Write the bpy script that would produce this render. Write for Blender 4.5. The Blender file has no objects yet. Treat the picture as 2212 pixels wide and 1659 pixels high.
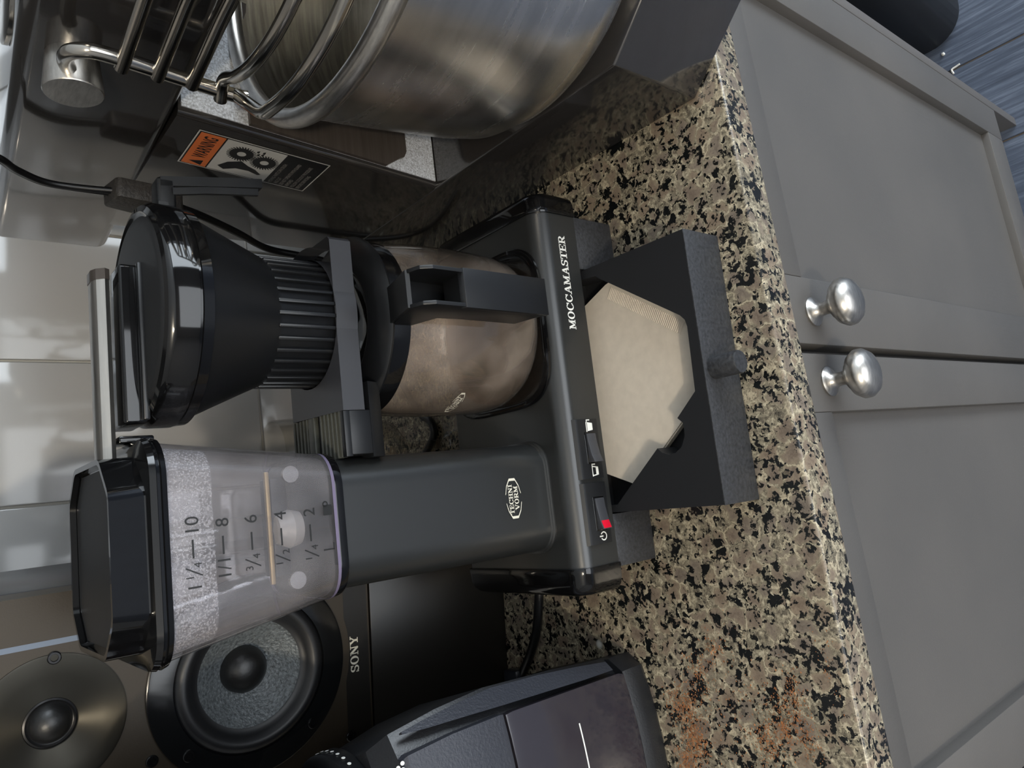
import bpy, bmesh, math, random
from math import sin, cos, pi, radians, sqrt, atan2
from mathutils import Vector, Matrix
random.seed(7)
SC = bpy.context.scene
COL = SC.collection
S = 0.01            # all builder coordinates below are centimetres

# ------------------------------------------------------------------ camera
PITCH, YAW = radians(40), radians(13.1)
fw = Vector((sin(YAW)*cos(PITCH), cos(YAW)*cos(PITCH), -sin(PITCH)))
rt = Vector((cos(YAW), -sin(YAW), 0)); up = rt.cross(fw)
cd = bpy.data.cameras.new('camera'); cam = bpy.data.objects.new('camera', cd); COL.objects.link(cam)
xc, yc, zc = -up, rt, -fw            # the phone was held turned a quarter: the picture's left is the room's up
cam.matrix_world = Matrix(((xc.x, yc.x, zc.x, 0), (xc.y, yc.y, zc.y, 0), (xc.z, yc.z, zc.z, 0.461), (0, 0, 0, 1)))
cd.sensor_fit = 'HORIZONTAL'; cd.sensor_width = 36; cd.lens = 36*1600/2212; cd.clip_start = 0.01
SC.camera = cam

# ------------------------------------------------------------------ world, lights, exposure
W = bpy.data.worlds.new('room_ambience'); SC.world = W; W.use_nodes = True
W.node_tree.nodes['Background'].inputs[0].default_value = (0.80, 0.88, 1.0, 1)
W.node_tree.nodes['Background'].inputs[1].default_value = 0.3
def lamp(name, kind, loc, energy, color, target=None, size=.1, sizey=None):
    d = bpy.data.lights.new(name, kind); d.energy = energy; d.color = color
    if kind == 'AREA':
        d.shape = 'RECTANGLE'; d.size = size; d.size_y = sizey or size
    else: d.shadow_soft_size = size
    o = bpy.data.objects.new(name, d); COL.objects.link(o); o.location = loc
    if target is not None:
        o.rotation_euler = (Vector(target)-Vector(loc)).to_track_quat('-Z', 'Y').to_euler()
    return o
lamp('ceiling_lamp', 'POINT', (-0.92, -1.42, 1.36), 42, (1.0, .88, .70), size=.05)
lamp('window_daylight', 'AREA', (2.55, -1.75, .30), 64, (.83, .92, 1.0), (0.6, .35, .05), 1.6, 2.2)
lamp('added_front_fill', 'AREA', (-.3, -3.2, .15), 36, (.90, .95, 1.0), (-.3, 0, 0.15), 2.6, 2.0)  # added fill behind the camera to brighten bowl and column, no known window
SC.view_settings.view_transform = 'Standard'; SC.view_settings.look = 'None'
SC.view_settings.exposure = 0.8; SC.view_settings.gamma = 1.0; SC.cycles.max_bounces = 6; SC.cycles.diffuse_bounces = 3; SC.cycles.glossy_bounces = 4; SC.cycles.transparent_max_bounces = 20; SC.view_settings.use_curve_mapping = False

# ------------------------------------------------------------------ materials
def lin(h):
    r = []
    for i in (0, 2, 4):
        c = int(h[i:i+2], 16)/255
        r.append(c/12.92 if c <= .04045 else ((c+.055)/1.055)**2.4)
    return (r[0], r[1], r[2], 1)
class NT:
    def __init__(s, name):
        s.m = bpy.data.materials.new(name); s.m.use_nodes = True; s.t = s.m.node_tree
        s.b = s.t.nodes['Principled BSDF']; s.o = s.t.nodes['Material Output']
    def n(s, kind, **kw):
        x = s.t.nodes.new(kind)
        for k, v in kw.items():
            if k == 'inp':
                for a, b in v.items(): x.inputs[a].default_value = b
            else: setattr(x, k, v)
        return x
    def l(s, a, b): s.t.links.new(a, b)
    def coord(s, scale=(1, 1, 1), rot=(0, 0, 0)):
        c = s.n('ShaderNodeTexCoord'); mp = s.n('ShaderNodeMapping')
        mp.inputs['Scale'].default_value = scale; mp.inputs['Rotation'].default_value = rot
        s.l(c.outputs['Object'], mp.inputs['Vector']); return mp.outputs['Vector']
    def noise(s, vec, scale, detail=4, rough=.55):
        x = s.n('ShaderNodeTexNoise'); x.inputs['Scale'].default_value = scale
        x.inputs['Detail'].default_value = detail; x.inputs['Roughness'].default_value = rough
        s.l(vec, x.inputs['Vector']); return x
    def ramp(s, fac, stops, interp='LINEAR'):
        x = s.n('ShaderNodeValToRGB'); e = x.color_ramp.elements; x.color_ramp.interpolation = interp
        while len(e) < len(stops): e.new(.5)
        for i, (p, c) in enumerate(stops):
            e[i].position = p; e[i].color = c if len(c) == 4 else (*c, 1)
        s.l(fac, x.inputs['Fac']); return x.outputs['Color']
    def mix(s, fac, a, b, blend='MIX'):
        x = s.n('ShaderNodeMix', data_type='RGBA', blend_type=blend)
        for i, v in ((0, fac), (6, a), (7, b)):
            if hasattr(v, 'links'): s.l(v, x.inputs[i])
            else: x.inputs[i].default_value = v
        return x.outputs[2]
    def bump(s, h, strength, dist=.001):
        x = s.n('ShaderNodeBump'); x.inputs['Strength'].default_value = strength; x.inputs['Distance'].default_value = dist
        s.l(h, x.inputs['Height']); s.l(x.outputs['Normal'], s.b.inputs['Normal'])
def mat(name, hexc, rough=.5, metal=0, spec=.5, bump=None, var=None, coat=0, stretch=(1, 1, 1), rvar=0):
    t = NT(name); c = lin(hexc); b = t.b
    b.inputs['Base Color'].default_value = c; b.inputs['Roughness'].default_value = rough
    b.inputs['Metallic'].default_value = metal; b.inputs['Specular IOR Level'].default_value = spec
    b.inputs['Coat Weight'].default_value = coat; b.inputs['Coat Roughness'].default_value = .06
    v = t.coord(stretch)
    if var:
        nz = t.noise(v, var[0], 5); a = var[1]
        lo = tuple(x*(1-a) for x in c[:3]); hi = tuple(min(1, x*(1+a)) for x in c[:3])
        t.l(t.ramp(nz.outputs['Fac'], [(.3, lo), (.7, hi)]), b.inputs['Base Color'])
        if rvar:
            mr = t.n('ShaderNodeMapRange', inp={1: .3, 2: .7, 3: max(0, rough-rvar), 4: rough+rvar})
            t.l(nz.outputs['Fac'], mr.inputs[0]); t.l(mr.outputs[0], b.inputs['Roughness'])
    if bump:
        nb = t.noise(v, bump[0], 3); t.bump(nb.outputs['Fac'], bump[1], bump[2] if len(bump) > 2 else .0005)
    return t.m
def thin_clear(name, tint, gloss=1.0, haze=0.0, hazecol=(.5, .5, .5, 1), hscale=60, rough=.03):
    t = NT(name); t.t.nodes.remove(t.b)
    tr = t.n('ShaderNodeBsdfTransparent'); tr.inputs[0].default_value = (*tint, 1)
    gl = t.n('ShaderNodeBsdfGlossy'); gl.inputs['Roughness'].default_value = rough
    lw = t.n('ShaderNodeLayerWeight'); lw.inputs[0].default_value = .5
    pw = t.n('ShaderNodeMath', operation='POWER'); pw.inputs[1].default_value = 4.0; t.l(lw.outputs['Facing'], pw.inputs[0])
    ml = t.n('ShaderNodeMath', operation='MULTIPLY_ADD', use_clamp=True); ml.inputs[1].default_value = .8*gloss; ml.inputs[2].default_value = .045*gloss; t.l(pw.outputs[0], ml.inputs[0])
    base = tr.outputs[0]
    if haze:
        df = t.n('ShaderNodeBsdfDiffuse'); df.inputs[0].default_value = hazecol
        nz = t.noise(t.coord(), hscale, 2); mr = t.n('ShaderNodeMapRange', inp={1: .4, 2: .75, 3: haze*.25, 4: haze})
        t.l(nz.outputs['Fac'], mr.inputs[0])
        mx = t.n('ShaderNodeMixShader'); t.l(mr.outputs[0], mx.inputs[0]); t.l(base, mx.inputs[1]); t.l(df.outputs[0], mx.inputs[2]); base = mx.outputs[0]
    mx = t.n('ShaderNodeMixShader'); t.l(ml.outputs[0], mx.inputs[0]); t.l(base, mx.inputs[1]); t.l(gl.outputs[0], mx.inputs[2])
    t.l(mx.outputs[0], t.o.inputs['Surface']); return t.m
def make_granite():
    t = NT('granite'); v = t.coord()
    wz = t.noise(v, 95, 5, .65); off = t.n('ShaderNodeVectorMath', operation='SCALE'); off.inputs[3].default_value = .013
    sub = t.n('ShaderNodeVectorMath', operation='SUBTRACT'); sub.inputs[1].default_value = (.5, .5, .5)
    t.l(wz.outputs['Color'], sub.inputs[0]); t.l(sub.outputs[0], off.inputs[0])
    ad = t.n('ShaderNodeVectorMath', operation='ADD'); t.l(v, ad.inputs[0]); t.l(off.outputs[0], ad.inputs[1]); vv = ad.outputs[0]
    def voro(scale, vec, feat='F1'):
        x = t.n('ShaderNodeTexVoronoi', feature=feat); x.inputs['Scale'].default_value = scale; t.l(vec, x.inputs['Vector']); return x
    def chan(c, i=0):
        q = t.n('ShaderNodeSeparateColor'); t.l(c, q.inputs[0]); return q.outputs[i]
    G = voro(74, vv); ge = voro(74, vv, 'DISTANCE_TO_EDGE')
    grain = t.ramp(chan(G.outputs['Color']), [(0, lin('6c6055')), (.2, lin('80715f')), (.4, lin('64605a')), (.6, lin('867562')), (.8, lin('787168'))], 'CONSTANT')
    gn = t.noise(vv, 420, 6, .75); grain = t.mix(.5, grain, t.ramp(gn.outputs['Fac'], [(.32, lin('453d35')), (.5, lin('766a5d')), (.68, lin('a09280'))]))
    mn = t.noise(vv, 260, 7, .75); matrix = t.ramp(mn.outputs['Fac'], [(.34, lin('2c2a27')), (.45, lin('645d50')), (.55, lin('8a826f')), (.66, lin('c4baa2'))])
    isg = t.ramp(chan(G.outputs['Color'], 1), [(.28, (0, 0, 0)), (.30, (1, 1, 1))])
    edg = t.ramp(ge.outputs['Distance'], [(.05, (0, 0, 0)), (.13, (1, 1, 1))])
    core = t.ramp(ge.outputs['Distance'], [(.08, lin('93856f')), (.22, lin('75685b')), (.42, lin('4f443c'))])
    grain = t.mix(.38, grain, core)
    c = t.mix(t.mix(1, isg, edg, 'MULTIPLY'), matrix, grain)
    ev = t.ramp(ge.outputs['Distance'], [(0, (1, 1, 1)), (.025, (.8, .8, .8)), (.06, (0, 0, 0))])
    br = t.noise(vv, 60, 4, .6); ev = t.mix(1, ev, t.ramp(br.outputs['Fac'], [(.42, (0, 0, 0)), (.6, (.85, .85, .85))]), 'MULTIPLY')
    c = t.mix(ev, c, lin('b9ad94'))
    B = voro(240, vv); cl = t.noise(vv, 46, 6, .68)
    sm = t.n('ShaderNodeMath', operation='MULTIPLY_ADD'); sm.inputs[1].default_value = .26; t.l(chan(B.outputs['Color']), sm.inputs[0]); t.l(cl.outputs['Fac'], sm.inputs[2])
    c = t.mix(t.ramp(sm.outputs[0], [(.715, (0, 0, 0)), (.73, (1, 1, 1))]), c, lin('0b0d0e'))
    B2 = voro(420, vv); c = t.mix(t.ramp(chan(B2.outputs['Color']), [(.90, (0, 0, 0)), (.91, (1, 1, 1))]), c, lin('131312'))
    V3 = voro(40, v); wm = t.mix(1, t.ramp(V3.outputs['Distance'], [(.12, (1, 1, 1)), (.2, (0, 0, 0))]), t.ramp(chan(V3.outputs['Color'], 1), [(.9, (0, 0, 0)), (.91, (1, 1, 1))]), 'MULTIPLY')
    c = t.mix(wm, c, lin('c9c8c2'))
    t.l(c, t.b.inputs['Base Color']); t.b.inputs['Roughness'].default_value = .26
    t.bump(mn.outputs['Fac'], .1, .0004); return t.m
def make_floor_mat():
    t = NT('plank_tile'); v = t.coord((55, 2.2, 1)); n1 = t.noise(v, 4, 8, .7); v2 = t.coord((1, 1, 1)); n2 = t.noise(v2, 6, 3)
    c = t.ramp(n1.outputs['Fac'], [(.25, lin('2b3240')), (.5, lin('4d5768')), (.75, lin('7d8799'))])
    c = t.mix(.25, c, t.ramp(n2.outputs['Fac'], [(.3, lin('3a4150')), (.7, lin('6a7384'))]))
    t.l(c, t.b.inputs['Base Color']); t.b.inputs['Roughness'].default_value = .5; t.bump(n1.outputs['Fac'], .5, .001); return t.m
def make_cabinet_mat():
    t = NT('cabinet_paint'); v = t.coord((90, 90, 6)); n1 = t.noise(v, 3, 6, .6); n2 = t.noise(t.coord(), 5, 3); n3 = t.noise(t.coord(), 700, 2)
    c = t.ramp(n2.outputs['Fac'], [(.3, lin('545250')), (.7, lin('5d5a57'))])
    t.l(c, t.b.inputs['Base Color']); t.b.inputs['Roughness'].default_value = .42
    t.bump(t.mix(.5, n1.outputs['Color'], n3.outputs['Color']), .3, .0008); return t.m
def make_steel(name, hexc, rough, stretch, amp=.12, nscale=3):
    t = NT(name); v = t.coord(stretch); n1 = t.noise(v, nscale, 6, .6); c = lin(hexc)
    t.l(t.ramp(n1.outputs['Fac'], [(.3, tuple(x*.8 for x in c[:3])), (.7, tuple(min(1, x*1.15) for x in c[:3]))]), t.b.inputs['Base Color'])
    t.b.inputs['Metallic'].default_value = 1
    mr = t.n('ShaderNodeMapRange', inp={1: .3, 2: .7, 3: rough*(1-amp*3), 4: rough*(1+amp*3)}); t.l(n1.outputs['Fac'], mr.inputs[0]); t.l(mr.outputs[0], t.b.inputs['Roughness'])
    t.bump(n1.outputs['Fac'], amp, .0003); return t.m
def make_condensation():
    t = NT('condensation'); t.t.nodes.remove(t.b)
    v = t.coord(); w = t.noise(v, 950, 3, .6)
    f = t.ramp(w.outputs['Fac'], [(.40, (.03, .03, .03)), (.62, (.48, .48, .48))])
    sp = t.n('ShaderNodeSeparateColor'); t.l(f, sp.inputs[0])
    tr = t.n('ShaderNodeBsdfTransparent'); tr.inputs[0].default_value = (.9, .9, .9, 1)
    df = t.n('ShaderNodeBsdfDiffuse'); df.inputs[0].default_value = (.62, .62, .63, 1)
    mx = t.n('ShaderNodeMixShader'); t.l(sp.outputs[0], mx.inputs[0]); t.l(tr.outputs[0], mx.inputs[1]); t.l(df.outputs[0], mx.inputs[2])
    t.l(mx.outputs[0], t.o.inputs['Surface']); return t.m
def make_horn():
    t = NT('spun_metal'); t.b.inputs['Base Color'].default_value = lin('3a3833'); t.b.inputs['Metallic'].default_value = 1
    t.b.inputs['Roughness'].default_value = .34; t.b.inputs['Anisotropic'].default_value = .85; t.b.inputs['Anisotropic Rotation'].default_value = .25
    tg = t.n('ShaderNodeTangent', direction_type='RADIAL', axis='Y'); t.l(tg.outputs[0], t.b.inputs['Tangent']); return t.m
M = dict(
    plaster=mat('wall_paint', '8f9093', .8), ceil=mat('ceiling_paint', 'e2e2e0', .9),
    granite=make_granite(), floor=make_floor_mat(), cab=make_cabinet_mat(),
    grout=mat('grout', 'b9b6ae', .8, bump=(300, .2)), floor_grout=mat('floor_grout', '7d6f60', .9),
    tile=mat('glazed_tile', 'b0afad', .10, spec=.5, bump=(5, .05, .002)),
    dark=mat('dark_void', '0a0a0a', .9),
    nickel=make_steel('brushed_nickel', 'c4c0ba', .33, (40, 40, 200), .03),
    steel=make_steel('bowl_steel', 'dcdad8', .27, (2, 2, 25), .012), steel_in=make_steel('bowl_interior_steel', 'd0ccc4', .2, (3, 3, 60), .05, 6), chrome=mat('rod_steel', 'b7b2aa', .16, 1),
    hammer=mat('mixer_enamel', '2a2827', .13, 0, .9, bump=(500, .03, .0004), coat=.8, var=(3, .06)),
    speckle=mat('mixer_column_sheen_enamel', 'c6cad0', .36, .1, .5, bump=(650, .5, .0006), var=(700, .5)),  # same enamel as the base, window reflection put into the pale colour
    plate=mat('dark_brushed_plate', '57504b', .38, .35, .5, var=(4, .2), stretch=(3, 3, 60)),
    powder=mat('black_powder_coat', '222323', .29, 0, .72, bump=(1200, .05, .0002)),
    gloss=mat('gloss_black_plastic', '0b0b0c', .07, 0, .5),
    satin=mat('satin_black_plastic', '141517', .32, 0, .5, bump=(900, .04, .0002)),
    matte=mat('matte_black_plastic', '17181a', .5, 0, .5, bump=(900, .08, .0003)),
    bracket=mat('charcoal_plastic', '35363a', .38, bump=(900, .04, .0002)),
    slat=mat('grey_slat_plastic', '44453f', .4), louver=mat('arm_black', '101113', .38),
    alu=make_steel('aluminium', 'cfccc6', .35, (3, 60, 60), .08), brown=mat('brown_end_cap', '4a4440', .3, .3),
    printed=mat('printed_black', '2d2e31', .45, 0, .5, bump=(420, .5, .0006), var=(420, .5)),
    printed2=mat('printed_smooth_black', '1a1b1e', .55, 0, .4, bump=(900, .08, .0003)),
    paper=mat('paper_filter', 'd0c7b9', .9, 0, .1, var=(120, .05), bump=(300, .2, .0004)),
    white=mat('white_print', 'dcdcd6', .5), ink=mat('black_print', '0b0b0b', .5), cream=mat('logo_print', 'cdc9ba', .4),
    red=mat('red_lens', 'c3142c', .15), tank=thin_clear('clear_tank', (.955, .945, .955), 1.0, .16, (.64, .60, .60, 1), 14),
    gasket=mat('lilac_gasket', '6a6278', .3), conden=make_condensation(),
    carafe=thin_clear('stained_glass', (.95, .92, .88), 1.4, .19, (.66, .56, .48, 1), 22),
    residue=thin_clear('dried_coffee', (.62, .5, .4), .8, .35, (.22, .14, .09, 1), 40), clear=thin_clear('clear_glass', (.93, .92, .9), 1.0), smoke=thin_clear('smoked_plastic', (.35, .30, .30), 1.2),
    bin=mat('smoked_bin', '2b282e', .12, coat=.4), grind=mat('grinder_black', '1a1b1e', .36, 0, .5, bump=(700, .25, .0006)),
    grindhi=mat('grinder_textured', '33353c', .42, .15, .5, bump=(500, .5, .0008)),
    baffle=mat('bronze_baffle', '352e24', .42, .3, .5, bump=(900, .15, .0004)), spk=mat('speaker_vinyl', '23252b', .3, 0, .5),
    spklow=mat('speaker_lower_panel', '171512', .36, 0, .5), wring=mat('woofer_ring', '111213', .14, 0, .5),
    rubber=mat('rubber_surround', '17181a', .42), cone=mat('woofer_cone', '5f6466', .42, .2, .5, bump=(420, .9, .0012), var=(500, .5)),
    dome=mat('dome_black', '131313', .38, 0, .5, bump=(500, .25, .0004)), horn=make_horn(),
    screw=mat('hex_screw', '1d1d1e', .25, .6), brass=mat('screw_head', 'c0b08a', .2, 1),
    cord=mat('cord_black', '0d0d0e', .35), cordbox=mat('inline_switch_plastic', '2c2926', .5, bump=(420, .6, .001), var=(500, .4)),
    orange=mat('label_orange', 'c96a35', .4), lab_w=mat('label_white', 'b9b8b4', .35), lab_k=mat('label_black', '121214', .3),
    lab_t=mat('label_text', '8d8a86', .4), blue=mat('blue_strip', '5d6878', .3), binblk=mat('bin_plastic', '101114', .38),
    grounds=mat('coffee_grounds', '8f5a30', .6, var=(300, .7)), crumb=mat('crumb_white', 'd8d6d0', .7),
    gold=mat('scaled_bar', '9a845e', .35, .6), wood=mat('cabinet_end', '5d5a58', .45),
)

# ------------------------------------------------------------------ geometry helpers
class MB:
    def __init__(s): s.v = []; s.f = []
    def add(s, v, f):
        o = len(s.v); s.v += [tuple(p) for p in v]; s.f += [tuple(i+o for i in q) for q in f]; return s
    def bm(s, bm):
        bm.verts.index_update(); s.add([v.co[:] for v in bm.verts], [[v.index for v in f.verts] for f in bm.faces]); bm.free(); return s
    def box(s, x0, x1, y0, y1, z0, z1, bev=0, seg=2):
        bm = bmesh.new(); bmesh.ops.create_cube(bm, size=1)
        for v in bm.verts: v.co = ((x0+x1)/2+v.co.x*(x1-x0), (y0+y1)/2+v.co.y*(y1-y0), (z0+z1)/2+v.co.z*(z1-z0))
        if bev: bmesh.ops.bevel(bm, geom=bm.edges[:], offset=bev, segments=seg, affect='EDGES', profile=.5)
        return s.bm(bm)
    def loft(s, secs, cap=True, closed=True):
        n = len(secs[0]); v = [p for q in secs for p in q]; f = []
        m = n if closed else n-1
        for k in range(len(secs)-1):
            for i in range(m):
                j = (i+1) % n; f.append((k*n+i, k*n+j, (k+1)*n+j, (k+1)*n+i))
        if cap: f.append(tuple(range(n-1, -1, -1))); f.append(tuple(range((len(secs)-1)*n, len(secs)*n)))
        return s.add(v, f)
    def prism(s, poly, fn, a0, a1, bev=0, seg=2):
        """poly: 2D outline; fn(u,v,w) -> 3D; extruded w from a0 to a1"""
        bm = bmesh.new(); n = len(poly)
        A = [bm.verts.new(fn(u, v, a0)) for u, v in poly]; B = [bm.verts.new(fn(u, v, a1)) for u, v in poly]
        bm.faces.new(A[::-1]); bm.faces.new(B)
        for i in range(n): bm.faces.new((A[i], A[(i+1) % n], B[(i+1) % n], B[i]))
        bmesh.ops.recalc_face_normals(bm, faces=bm.faces[:])
        if bev: bmesh.ops.bevel(bm, geom=bm.edges[:], offset=bev, segments=seg, affect='EDGES', profile=.5)
        return s.bm(bm)
    def lathe(s, prof, cx=0, cy=0, seg=64, a0=0, a1=2*pi, fn=None):
        full = abs(a1-a0-2*pi) < 1e-6; n = seg if full else seg+1; v = []; f = []
        for r, z in prof:
            for i in range(n):
                a = a0+(a1-a0)*i/seg; p = (cx+r*cos(a), cy+r*sin(a), z); v.append(fn(*p) if fn else p)
        for k in range(len(prof)-1):
            for i in range(seg):
                j = (i+1) % n; f.append((k*n+i, k*n+j, (k+1)*n+j, (k+1)*n+i))
        return s.add(v, f)
    def tube(s, pts, r, seg=10, smooth=True, res=8, closed=False):
        P = [Vector(p) for p in pts]
        if smooth and len(P) > 2:
            Q = []; n = len(P); rng = n if closed else n-1
            for i in range(rng):
                g = (lambda k: P[k % n]) if closed else (lambda k: P[max(0, min(n-1, k))])
                p0, p1, p2, p3 = g(i-1), g(i), g(i+1), g(i+2)
                for k in range(res):
                    t = k/res; Q.append(.5*((2*p1)+(p2-p0)*t+(2*p0-5*p1+4*p2-p3)*t*t+(3*p1-p0-3*p2+p3)*t**3))
            if not closed: Q.append(P[-1])
            P = Q
        secs = []; N = None
        for i, p in enumerate(P):
            a, b = (P[i-1], P[(i+1) % len(P)]) if closed else (P[max(0, i-1)], P[min(len(P)-1, i+1)])
            T = (b-a).normalized()
            if N is None:
                N = T.orthogonal().normalized()
            N = (N-T*N.dot(T)).normalized(); B = T.cross(N)
            secs.append([tuple(p+N*r*cos(2*pi*k/seg)+B*r*sin(2*pi*k/seg)) for k in range(seg)])
        if closed: secs.append(secs[0])
        return s.loft(secs, cap=not closed)
    def flat(s, polys, fn):
        for q in polys: s.add([fn(u, v) for u, v in q], [tuple(range(len(q)))])
        return s
    def build(s, name, m, parent=None, ang=35, smooth=True):
        me = bpy.data.meshes.new(name); me.from_pydata([(x*S, y*S, z*S) for x, y, z in s.v], [], s.f)
        bm = bmesh.new(); bm.from_mesh(me); bmesh.ops.remove_doubles(bm, verts=bm.verts[:], dist=1e-6)
        bmesh.ops.recalc_face_normals(bm, faces=bm.faces[:]); bm.to_mesh(me); bm.free()
        if smooth:
            me.polygons.foreach_set('use_smooth', [True]*len(me.polygons)); me.set_sharp_from_angle(angle=radians(ang))
        me.materials.append(M[m] if isinstance(m, str) else m); me.update()
        o = bpy.data.objects.new(name, me); COL.objects.link(o)
        if parent: o.parent = parent
        return o
def tag(o, label=None, cat=None, group=None, kind=None):
    for k, v in (('label', label), ('category', cat), ('group', group), ('kind', kind)):
        if v: o[k] = v
    return o
def thing(name, label, cat, loc=(0, 0, 0), rotz=0, group=None):
    o = bpy.data.objects.new(name, None); COL.objects.link(o); o.location = [c*S for c in loc]; o.rotation_euler = (0, 0, radians(rotz))
    o.empty_display_size = .02
    return tag(o, label, cat, group)
def box(name, m, parent, x0, x1, y0, y1, z0, z1, bev=.1, seg=2): return MB().box(x0, x1, y0, y1, z0, z1, bev, seg).build(name, m, parent)
def rrect(x0, x1, y0, y1, r, z, n=8):
    out = []
    for cx, cy, a in ((x1-r, y1-r, 0), (x0+r, y1-r, 90), (x0+r, y0+r, 180), (x1-r, y0+r, 270)):
        for i in range(n+1):
            t = radians(a+90*i/n); out.append((cx+r*cos(t), cy+r*sin(t), z))
    return out
XYZ = lambda u, v, w: (u, v, w)
YZX = lambda u, v, w: (w, u, v)
XZY = lambda u, v, w: (u, w, v)
def circ(cx, cy, r, n=24, a0=0, a1=2*pi): return [(cx+r*cos(a0+(a1-a0)*i/n), cy+r*sin(a0+(a1-a0)*i/n)) for i in range(n)]
def ring2d(cx, cy, r0, r1, n=40, a0=0, a1=2*pi):
    P = []
    for i in range(n):
        a = a0+(a1-a0)*i/n; b = a0+(a1-a0)*(i+1)/n
        P.append([(cx+r0*cos(a), cy+r0*sin(a)), (cx+r1*cos(a), cy+r1*sin(a)), (cx+r1*cos(b), cy+r1*sin(b)), (cx+r0*cos(b), cy+r0*sin(b))])
    return P
def rect2(x0, y0, x1, y1): return [(x0, y0), (x1, y0), (x1, y1), (x0, y1)]
def seg2(x0, y0, x1, y1, w):
    d = Vector((x1-x0, y1-y0)); n = Vector((-d.y, d.x)).normalized()*w/2
    return [(x0+n.x, y0+n.y), (x1+n.x, y1+n.y), (x1-n.x, y1-n.y), (x0-n.x, y0-n.y)]
def arc2(cx, cy, rx, ry, wx, wy, a0, a1, n=20):
    P = []
    for i in range(n):
        a = radians(a0+(a1-a0)*i/n); b = radians(a0+(a1-a0)*(i+1)/n)
        P.append([(cx+(rx-wx)*cos(a), cy+(ry-wy)*sin(a)), (cx+rx*cos(a), cy+ry*sin(a)), (cx+rx*cos(b), cy+ry*sin(b)), (cx+(rx-wx)*cos(b), cy+(ry-wy)*sin(b))])
    return P
R2 = rect2
SLAB = {   # slab-serif capitals in a box of height 1: (advance, polygons)
    'M': (1.16, [R2(.12, 0, .24, 1), R2(.80, 0, 1.0, 1), seg2(.2, .97, .56, .12, .2), seg2(.88, .97, .56, .12, .12), R2(0, 0, .36, .1), R2(.68, 0, 1.12, .1), R2(0, .9, .3, 1), R2(.82, .9, 1.12, 1)]),
    'O': (1.0, arc2(.47, .5, .46, .52, .23, .1, 0, 360, 36)),
    'C': (.98, arc2(.48, .5, .46, .52, .23, .1, 40, 320, 32) + [R2(.78, .62, .9, 1), R2(.78, .12, .9, .3)]),
    'A': (1.06, [seg2(.2, .05, .5, .98, .11), seg2(.52, .98, .84, .05, .23), R2(.3, .3, .72, .4), R2(0, 0, .36, .1), R2(.62, 0, 1.04, .1)]),
    'S': (.82, arc2(.39, .73, .34, .28, .2, .1, 20, 270, 24) + arc2(.39, .27, .36, .29, .2, .11, -160, 90, 24) + [R2(.64, .66, .74, 1), R2(.02, .0, .12, .34)]),
    'T': (.92, [R2(.33, 0, .56, 1), R2(.02, .9, .88, 1), R2(.02, .64, .12, .95), R2(.78, .64, .88, .95), R2(.18, 0, .72, .1)]),
    'E': (.92, [R2(.12, 0, .34, 1), R2(0, .9, .84, 1), R2(0, 0, .86, .1), R2(.3, .46, .62, .56), R2(.74, .66, .84, 1), R2(.76, 0, .86, .34), R2(.55, .36, .64, .66)]),
    'R': (1.02, [R2(.12, 0, .34, 1), R2(0, .9, .5, 1), R2(0, 0, .46, .1), R2(.3, .44, .5, .53), seg2(.5, .48, .82, .04, .22), R2(.68, 0, 1.0, .1)] + arc2(.48, .72, .4, .28, .22, .1, -90, 90, 16)),
    'H': (1.08, [R2(.12, 0, .34, 1), R2(.7, 0, .92, 1), R2(.3, .45, .74, .55), R2(0, 0, .46, .1), R2(.58, 0, 1.04, .1), R2(0, .9, .46, 1), R2(.58, .9, 1.04, 1)]),
    'N': (1.08, [R2(.14, 0, .25, 1), R2(.78, 0, .89, 1), seg2(.18, .97, .84, .05, .24), R2(0, 0, .4, .1), R2(0, .9, .3, 1), R2(.64, .9, 1.03, 1)]),
    'I': (.56, [R2(.16, 0, .38, 1), R2(.02, 0, .52, .1), R2(.02, .9, .52, 1)]),
    'V': (1.04, [seg2(.2, .97, .52, .02, .23), seg2(.84, .97, .54, .02, .11), R2(0, .9, .42, 1), R2(.66, .9, 1.02, 1)]),
    'Y': (1.0, [R2(.38, 0, .6, .5), seg2(.18, .96, .5, .42, .2), seg2(.82, .96, .5, .42, .12), R2(.22, 0, .76, .1), R2(0, .9, .38, 1), R2(.62, .9, .98, 1)]),
}
def slab(text, height, width):
    adv = sum(SLAB[c][0] for c in text); sx = width/adv; x = 0; P = []
    for c in text:
        a, q = SLAB[c]; P += [[((x+u)*sx, v*height) for u, v in pl] for pl in q]; x += a
    return P
def font(text, size, align='LEFT', bold=0.0):
    cu = bpy.data.curves.new('t', 'FONT'); cu.body = text; cu.size = size; cu.align_x = align; cu.offset = bold; cu.resolution_u = 4
    o = bpy.data.objects.new('t', cu); COL.objects.link(o); bpy.context.view_layer.update()
    me = bpy.data.meshes.new_from_object(o.evaluated_get(bpy.context.evaluated_depsgraph_get()))
    V = [(v.co.x, v.co.y) for v in me.vertices]; P = [[V[i] for i in p.vertices] for p in me.polygons]
    bpy.data.objects.remove(o); bpy.data.curves.remove(cu); bpy.data.meshes.remove(me); return P
def fitw(P, w):
    xs = [u for q in P for u, v in q]; a, b = min(xs), max(xs); k = w/(b-a); return [[((u-a)*k, v) for u, v in q] for q in P]
def shift(P, dx, dy): return [[(u+dx, v+dy) for u, v in q] for q in P]
def dup(o, parent=None, loc=None):
    c = o.copy(); COL.objects.link(c); c.parent = parent or o.parent
    if loc: c.location = [k*S for k in loc]
    return c

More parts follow.
